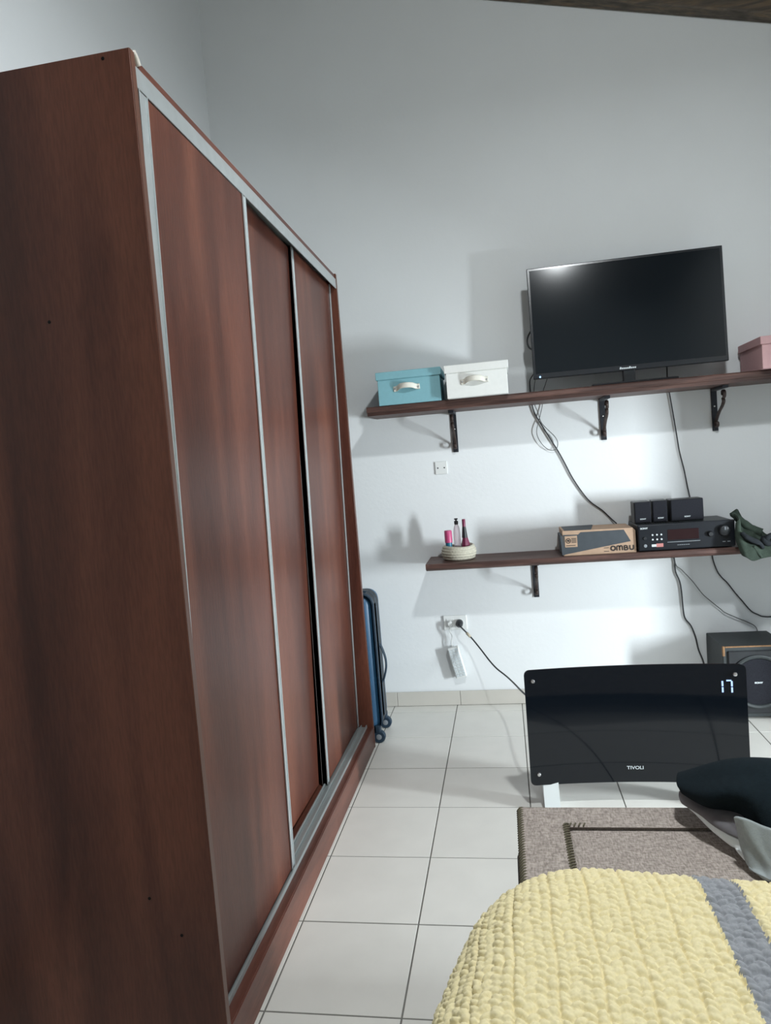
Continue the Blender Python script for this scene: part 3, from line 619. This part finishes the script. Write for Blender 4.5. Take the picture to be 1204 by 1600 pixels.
cable('mains_cable', [(0.960,3.577,0.80),(0.964,3.577,0.721),(0.968,3.577,0.683),(0.983,3.577,0.632),(1.002,3.577,0.600),(1.027,3.577,0.571),(1.059,3.577,0.522),(1.087,3.577,0.484),(1.125,3.577,0.432),(1.155,3.577,0.412),(1.183,3.577,0.400),(1.246,3.577,0.399),(1.5,3.577,.41)], .003, 'cord', 'black cable curving off to the right above the subwoofer')

# ================================================================ SUBWOOFER
sb_ = thing('subwoofer', (1.05, 3.43, 0), 'black subwoofer with a scuffed corner on the floor at the right', 'speaker')
UX0, UX1, UY, UZ = .914, 1.188, 3.305, .336
cab = box('cabinet', UX0, UX1, UY, 3.562, .012, UZ, 'vinyl', sb_, bev=.003)
for x in (UX0 + .03, UX1 - .03):
    for y in (UY + .03, 3.53): lathe('foot', [(.014, 0), (.016, .012)], (x, y, .0005), 'black_plastic', sb_, n=14)
fr = box('front_panel', UX0 + .02, UX1 - .02, UY - .008, UY + .004, .03, UZ - .02, 'black_plastic', sb_, bev=.004)
tag(box('worn_corner', UX0 - .001, UX0 + .012, UY - .001, UY + .01, UZ - .045, UZ + .001, 'scuff', cab, bev=.003), 'scuffed brown chipboard')
tag(box('worn_edge', UX0 + .012, UX1 - .01, UY - .0008, UY + .004, UZ - .006, UZ + .0006, 'scuff', cab, bev=.001), 'scuffed brown chipboard')
cx, cz = (UX0 + UX1) / 2 + .005, .175
lathe('driver_rim', [(.122, 0), (.122, .006), (.116, .009), (.108, .007), (.104, 0)], (cx, UY - .008, cz), 'vinyl', fr, axis='Y', n=48)
lathe('driver_grille', [(.104, 0), (.104, .003), (.07, .008), (.001, .011)], (cx, UY - .008, cz), 'cloth_spk', fr, axis='Y', n=48)
text('logo', 'SONY', .010, (cx - .020, UY - .0205, cz - .004), 'silver', fr, stretch=1.25, bold=.0006)

# ================================================================ PANEL HEATER
ht = thing('panel_heater', (.39, 2.5, 0), 'black curved glass panel heater on white feet standing on the floor', 'heater')
HX0, HX1, HZ0, HZ1, HY = .024, .760, .083, .503, 2.49
bow = lambda x: .028 * (1 - ((x - (HX0 + HX1) / 2) / ((HX1 - HX0) / 2)) ** 2)
def rounded_rect(x0, x1, z0, z1, r, n=6):
    out = []
    for cx_, cz_, a0 in ((x1 - r, z1 - r, 0), (x0 + r, z1 - r, 90), (x0 + r, z0 + r, 180), (x1 - r, z0 + r, 270)):
        for k in range(n + 1): a = math.radians(a0 + 90 * k / n); out.append((cx_ + r * math.cos(a), cz_ + r * math.sin(a)))
    return out
def curved_panel(name, x0, x1, z0, z1, y, th, r, mat, parent, n=40):
    """rounded slab bent about a vertical axis"""
    bm = bmesh.new(); xs = np.linspace(x0, x1, n + 1)
    def zr(x):
        e = min(x - x0, x1 - x); c = 0 if e >= r else r - math.sqrt(max(0, r * r - (r - e) ** 2)); return z0 + c, z1 - c
    xs = sorted(set(list(xs) + [x0 + r * t for t in (.1, .3, .6)] + [x1 - r * t for t in (.1, .3, .6)]))
    Fv = []; 
    for x in xs:
        a, b = zr(x); yb = y + bow(x); Fv.append([bm.verts.new((x, yb, a)), bm.verts.new((x, yb, b)), bm.verts.new((x, yb + th, b)), bm.verts.new((x, yb + th, a))])
    for i in range(len(xs) - 1):
        for k in range(4): bm.faces.new((Fv[i][k], Fv[i + 1][k], Fv[i + 1][(k + 1) % 4], Fv[i][(k + 1) % 4]))
    bm.faces.new(Fv[0]); bm.faces.new(Fv[-1][::-1])
    o = bm2(bm, name, mat, parent, smooth=True); o.data.set_sharp_from_angle(angle=math.radians(30)); return o
gl = curved_panel('glass_panel', HX0, HX1, HZ0, HZ1, HY, .006, .018, 'glass', ht)
curved_panel('rear_casing', HX0 + .05, HX1 - .05, HZ0 + .03, HZ1 - .03, HY + .0065, .035, .01, 'white_metal', ht)
for x, z in ((HX0 + .03, HZ1 - .04), (HX1 - .034, HZ1 - .035), (HX0 + .03, HZ0 + .04), (HX1 - .034, HZ0 + .04)):
    lathe('fixing_cap', [(.0075, 0), (.0075, .003), (.005, .006), (.001, .0065)], (x, HY + bow(x), z), 'chrome', gl, axis='Y', n=18)
text('brand_print', 'TIVOLI', .0165, ((HX0 + HX1) / 2 - .032, HY + bow(.39) - .0012, HZ0 + .047), 'silver', gl, stretch=1.15, bold=.0003)
def seg(x, z, w, h): 
    xx = x + w / 2; box('display_segment', x, x + w, HY + bow(xx) - .0012, HY + bow(xx) + .0005, z, z + h, 'digit', gl)
dx = HX1 - .077; dz = HZ1 - .098
seg(dx, dz, .0055, .018); seg(dx, dz + .0215, .0055, .018)
seg(dx + .029, dz, .0055, .018); seg(dx + .029, dz + .0215, .0055, .018); seg(dx + .015, dz + .039, .016, .0048)
for x in (HX0 + .042, HX1 - .095):
    f = prism('foot', [(HY + .035, .012), (HY + .06, .10), (HY + .068, .10), (HY + .045, .008), (HY + .17, .007), (HY + .17, .0005), (HY - .14, .0005), (HY - .14, .007), (HY + .02, .010)], 'X', x, x + .054, 'white_metal', ht)
    box('foot_post', x, x + .054, HY + .038, HY + .046, .006, .17, 'white_metal', ht, bev=.001)
    prism('foot_ramp', [(HY - .03, .003), (HY + .04, .145), (HY + .046, .145), (HY + .046, .003)], 'X', x, x + .054, 'white_metal', ht)
hc = thing('heater_cord', (-.27, 3.55, .43), 'black power cord from the outlet to the panel heater', 'cable')
tube('cord', [(-0.270,3.53,0.433),(-0.260,3.512,0.425),(-0.227,3.510,0.387),(-0.200,3.500,0.356),(-0.164,3.470,0.314),(-0.125,3.430,0.269),(-0.092,3.380,0.245),(-0.050,3.280,0.240),(-0.014,3.100,0.261),(0.020,2.800,0.320),(0.058,2.58,0.360),(.10,2.55,.35)], .0038, 'cord', hc)
lathe('plug', [(.0185, 0), (.0185, .03), (.014, .038), (.006, .05)], (-.270, D - .0125, .433), 'black_plastic', hc, axis='Y', n=20)
tube('tape_tag', [(-0.234,3.509,0.396),(-0.216,3.505,0.374)], .0075, 'tape', hc, smooth_n=1)

# ================================================================ UPHOLSTERED BENCH
bn = thing('upholstered_bench', (.6, 1.42, 0), 'taupe woven upholstered bench with whipstitched seams at the foot of the bed', 'bench')
QX0, QX1, QY0, QY1, QZ = -.018, 1.25, 1.262, 1.616, .45
box('base', QX0 - .008, QX1 + .006, QY0, QY1 - .10, .05, .40, 'dark_base', bn, bev=.01, seg=2)
def pad(nm, x0, x1, y0, y1, z0, z1, bev): return box(nm, x0, x1, y0, y1, z0, z1, 'taupe', bn, bev=bev, seg=4, smooth=True)
pad('skirt', QX0 + .002, QX1 - .002, QY0 + .002, QY1 - .004, .09, .425, .008)
bm = bmesh.new(); pg = [(QX0, QY0), (.080, QY0), (.080, QY1 - .085), (QX1 - .098, QY1 - .085), (QX1 - .098, QY0), (QX1, QY0), (QX1, QY1), (QX0, QY1)]
A_ = [bm.verts.new((x, y, .38)) for x, y in pg]; B_ = [bm.verts.new((x, y, QZ)) for x, y in pg]
bm.faces.new(A_[::-1]); bm.faces.new(B_)
for i in range(8): bm.faces.new((A_[i], A_[(i + 1) % 8], B_[(i + 1) % 8], B_[i]))
bmesh.ops.bevel(bm, geom=[e for e in bm.edges if all(v.co.z > .44 for v in e.verts)] + [e for e in bm.edges if abs(e.verts[0].co.z - e.verts[1].co.z) > .01], offset=.010, segments=4, profile=.5, affect='EDGES')
bo = bm2(bm, 'border', 'taupe', bn, smooth=True); bo.data.set_sharp_from_angle(angle=math.radians(50))
pad('cushion', .083, QX1 - .10, QY0, QY1 - .091, .38, QZ - .004, .014)
for nm, x, z, ya, yb in (('edge_stitching', QX0 + .004, QZ - .006, QY0 + .01, QY1 - .006), ('seam_stitching', .081, QZ - .002, QY0 + .01, QY1 - .086)):
    bm = bmesh.new(); y = ya
    while y < yb:
        add_tube(bm, [(x - .007, y, z - .003), (x, y + .002, z + .006), (x + .008, y + .005, z + .004)], .0022, 5, 2); y += .0098
    bm2(bm, nm, 'thread', bn, smooth=True)
bm = bmesh.new(); x = .09
while x < .125:
    add_tube(bm, [(x, QY1 - .094, QZ + .001), (x + .003, QY1 - .086, QZ + .003), (x + .005, QY1 - .078, QZ)], .0018, 5, 2); x += .0098
bm2(bm, 'seam_stitching', 'thread', bn, smooth=True)
for x in (.02, 1.2):
    for y in (1.30, 1.48): lathe('leg', [(.02, 0), (.025, .055)], (x, y, .0005), 'dark_base', bn, n=14)

# ---------------------------------------------------------------- clothes left on the bench
GRAYS = [[(0.327,1.550,0.514),(0.356,1.540,0.513),(0.396,1.520,0.517),(0.434,1.480,0.529)],
 [(0.327,1.540,0.502),(0.354,1.500,0.505),(0.386,1.460,0.509),(0.419,1.420,0.510)],
 [(0.336,1.530,0.493),(0.363,1.480,0.491),(0.388,1.430,0.488),(0.413,1.390,0.490)]]
WHITES = [[(0.340,1.535,0.493),(0.366,1.484,0.490),(0.391,1.434,0.486),(0.416,1.395,0.488)],
 [(0.345,1.535,0.487),(0.371,1.472,0.479),(0.396,1.420,0.470),(0.410,1.385,0.464)],
 [(0.360,1.525,0.479),(0.381,1.470,0.470),(0.400,1.420,0.468),(0.408,1.375,0.466)],
 [(0.42,1.515,0.470),(0.43,1.47,0.470),(0.44,1.42,0.470),(0.45,1.375,0.470)]]
LIGHT = [[(0.393,1.400,0.538),(0.405,1.380,0.548),(0.430,1.360,0.542),(0.467,1.340,0.540)],
 [(0.403,1.400,0.512),(0.410,1.370,0.516),(0.430,1.345,0.501),(0.463,1.330,0.492)],
 [(0.404,1.385,0.484),(0.414,1.360,0.489),(0.434,1.335,0.482),(0.469,1.325,0.474)],
 [(0.405,1.370,0.462),(0.415,1.350,0.465),(0.434,1.330,0.468),(0.469,1.320,0.465)],
 [(0.403,1.360,0.458),(0.416,1.335,0.458),(0.434,1.315,0.459),(0.469,1.305,0.459)]]
BLACK = [[(0.357,1.680,0.490),(0.412,1.680,0.493),(0.476,1.659,0.515),(0.542,1.638,0.528),(0.608,1.617,0.537),(0.688,1.596,0.542),(0.819,1.575,0.525),(0.903,1.575,0.476)],
 [(0.337,1.607,0.522),(0.386,1.575,0.549),(0.443,1.544,0.573),(0.501,1.512,0.590),(0.563,1.491,0.597),(0.649,1.491,0.592),(0.809,1.491,0.567),(0.913,1.491,0.476)],
 [(0.323,1.554,0.530),(0.370,1.512,0.549),(0.421,1.470,0.576),(0.474,1.428,0.593),(0.534,1.407,0.598),(0.616,1.407,0.593),(0.798,1.407,0.567),(0.913,1.407,0.476)],
 [(0.330,1.544,0.517),(0.363,1.470,0.542),(0.407,1.428,0.570),(0.459,1.376,0.573),(0.516,1.344,0.579),(0.592,1.344,0.575),(0.777,1.334,0.546),(0.903,1.334,0.476)],
 [(0.355,1.565,0.499),(0.377,1.491,0.510),(0.419,1.439,0.536),(0.453,1.355,0.532),(0.511,1.323,0.538),(0.582,1.312,0.538),(0.756,1.302,0.504),(0.882,1.302,0.476)],
 [(0.385,1.586,0.490),(0.399,1.502,0.490),(0.437,1.449,0.491),(0.459,1.376,0.476),(0.518,1.334,0.476),(0.585,1.312,0.476),(0.735,1.292,0.476),(0.861,1.292,0.476)]]
bj = cloth('jacket', BLACK, 'blackcloth', None, .014, .007, seed=11); tag(bj, 'black fleece jacket draped on top of the clothes on the bench', 'clothing', 'clothes on the bench')
ws = thing('sweatshirt', (.40, 1.42, QZ), 'white and grey sweatshirt folded under the black jacket on the bench', 'clothing', 'clothes on the bench')
cloth('grey_lining', GRAYS, 'greycloth', ws, .010, .004, seed=3); cloth('white_panel', WHITES, 'whitecloth', ws, .008, .002, seed=5)
bm = bmesh.new(); add_box(bm, .45, .80, 1.33, 1.53, QZ + .008, QZ + .045, .018, 4); bm2(bm, 'folded_bulk', 'lightgrey', ws, smooth=True)
lg = cloth('jersey_garment', LIGHT, 'lightgrey', None, .008, .004, seed=8); tag(lg, 'light grey jersey garment hanging beside the white sweatshirt by the bed', 'clothing', 'clothes on the bench')

# ================================================================ BED AND CROCHET BLANKET
bed = thing('bed', (.75, .1, 0), 'bed with mattress hidden under the yellow crochet blanket', 'bed')
box('bed_base', -.02, 1.55, -1.0, 1.05, .05, .32, 'dark_base', bed, bev=.01)
box('mattress', .03, 1.50, -1.05, 1.06, .321, .560, 'mattress', bed, bev=.06, seg=4, smooth=True)
def blanket():
    TOP, r = .600, .146; RC = .051
    gs = np.concatenate([np.arange(-.42, .50, .0017), np.arange(.50, 1.9, .02)])
    gt = np.concatenate([np.arange(1.36, .56, -.0017), np.arange(.56, -1.0, -.02)])
    S, Tt = np.meshgrid(gs, gt, indexing='ij')
    XI = -.003 + .2357 * np.clip(Tt - .9, -.35, .3); YI = 1.0741 - .1155 * np.clip(S, -.1, .6)
    qx = np.clip(S, XI + RC, 1.52 - RC); qy = np.minimum(Tt, YI - RC)
    vx, vy = S - qx, Tt - qy; d0 = np.hypot(vx, vy); nx, ny = vx / np.maximum(d0, 1e-9), vy / np.maximum(d0, 1e-9)
    d = np.maximum(0, d0 - RC); a = np.minimum(d / r, math.pi / 2); hang = np.maximum(0, d - r * math.pi / 2)
    rad = np.minimum(d0, RC) + r * np.sin(a) + .377 * np.minimum(hang, .06)
    X, Y, Z = qx + nx * rad, qy + ny * rad, TOP - r * (1 - np.cos(a)) - hang
    # stitch relief: ridges along the bed, each of three stitch columns
    P = .0553; u = (S - .1905 + .0012 * np.sin(Tt * 40 + S * 9)) / P; k = np.floor(u); f = u - k
    jit = lambda a_, b_: (np.sin(a_ * 12.9898 + b_ * 78.233) * 43758.5453) % 1.0
    LEN = .0122; h = np.zeros_like(f); pc = u * 4; wv = Tt / LEN + .35 * np.sin(Tt * 29 + k * 2.1) + 2.7 * jit(k, 5.0)
    i0 = np.floor(pc); hh = lambda a_, b_, c_: (np.sin(a_ * 12.9898 + b_ * 78.233 + c_ * 37.719) * 43758.5453) % 1.0
    for di in (-1, 0, 1):
        ci = i0 + di; ww = wv + .5 * (ci % 2); j0 = np.floor(ww)
        sl = np.where(ci % 4 < 1, .45, np.where(ci % 4 < 2, -.4, np.where(ci % 4 < 3, .35, .05)))
        for dj in (-1, 0, 1):
            cj = j0 + dj; cx = ci + .5 + .34 * (hh(ci, cj, 0) - .5); cy = cj + .5 + .44 * (hh(ci, cj, 1) - .5)
            ex = pc - cx; ey = ww - cy + sl * ex
            d2 = (ex / .64) ** 2 + (ey / (.43 + .13 * hh(ci, cj, 2))) ** 2
            h = np.maximum(h, np.sqrt(np.clip(1 - d2, 0, 1)) * (.7 + .45 * hh(ci, cj, 3)))
    gro = np.exp(-(np.minimum(f, 1 - f) / .035) ** 2)
    h = .0072 * h - .0034 * gro
    # yarn fibre twist
    h += .0005 * np.sin(S * 1900 + Tt * 900) * np.sin(Tt * 1500 - S * 600)
    sa = np.sin(a); ca = np.cos(a)
    fade = np.where((S < .50) & (Tt > .56), 1, 0)
    h = h * fade
    X = X + nx * sa * h; Y = Y + ny * sa * h; Z = Z + ca * h
    V = np.stack([X, Y, Z], -1).reshape(-1, 3); Fq = grid_faces(len(gs), len(gt))
    me = np_mesh('blanket', V, Fq)
    fs = ((np.arange(len(gs) - 1) + .5)); smid = (gs[:-1] + gs[1:]) / 2
    jitter = .0035 * np.abs(np.sin(gt[:-1] * math.pi / LEN))
    inside = (smid[:, None] > .2470 + jitter[None, :]) & (smid[:, None] < .3005 + jitter[None, :])
    me.polygons.foreach_set('material_index', inside.astype(np.int32).ravel())
    return me
M['yarn_y'] = plain('yellow_yarn', (.80, .705, .43), .95, spec=.1, noise=.05, nscale=300)
M['yarn_g'] = plain('grey_yarn', (.30, .31, .33), .95, spec=.1, noise=.08, nscale=300)
for mm_ in ('yarn_y', 'yarn_g'):
    b_ = M[mm_].node_tree.nodes['Principled BSDF']; b_.inputs['Sheen Weight'].default_value = .15; b_.inputs['Sheen Roughness'].default_value = .5
bl = link('crochet_blanket', blanket(), ['yarn_y', 'yarn_g'], None, (.5, .3, .2))
tag(bl, 'chunky yellow crochet blanket with a grey stripe spread over the bed', 'blanket')
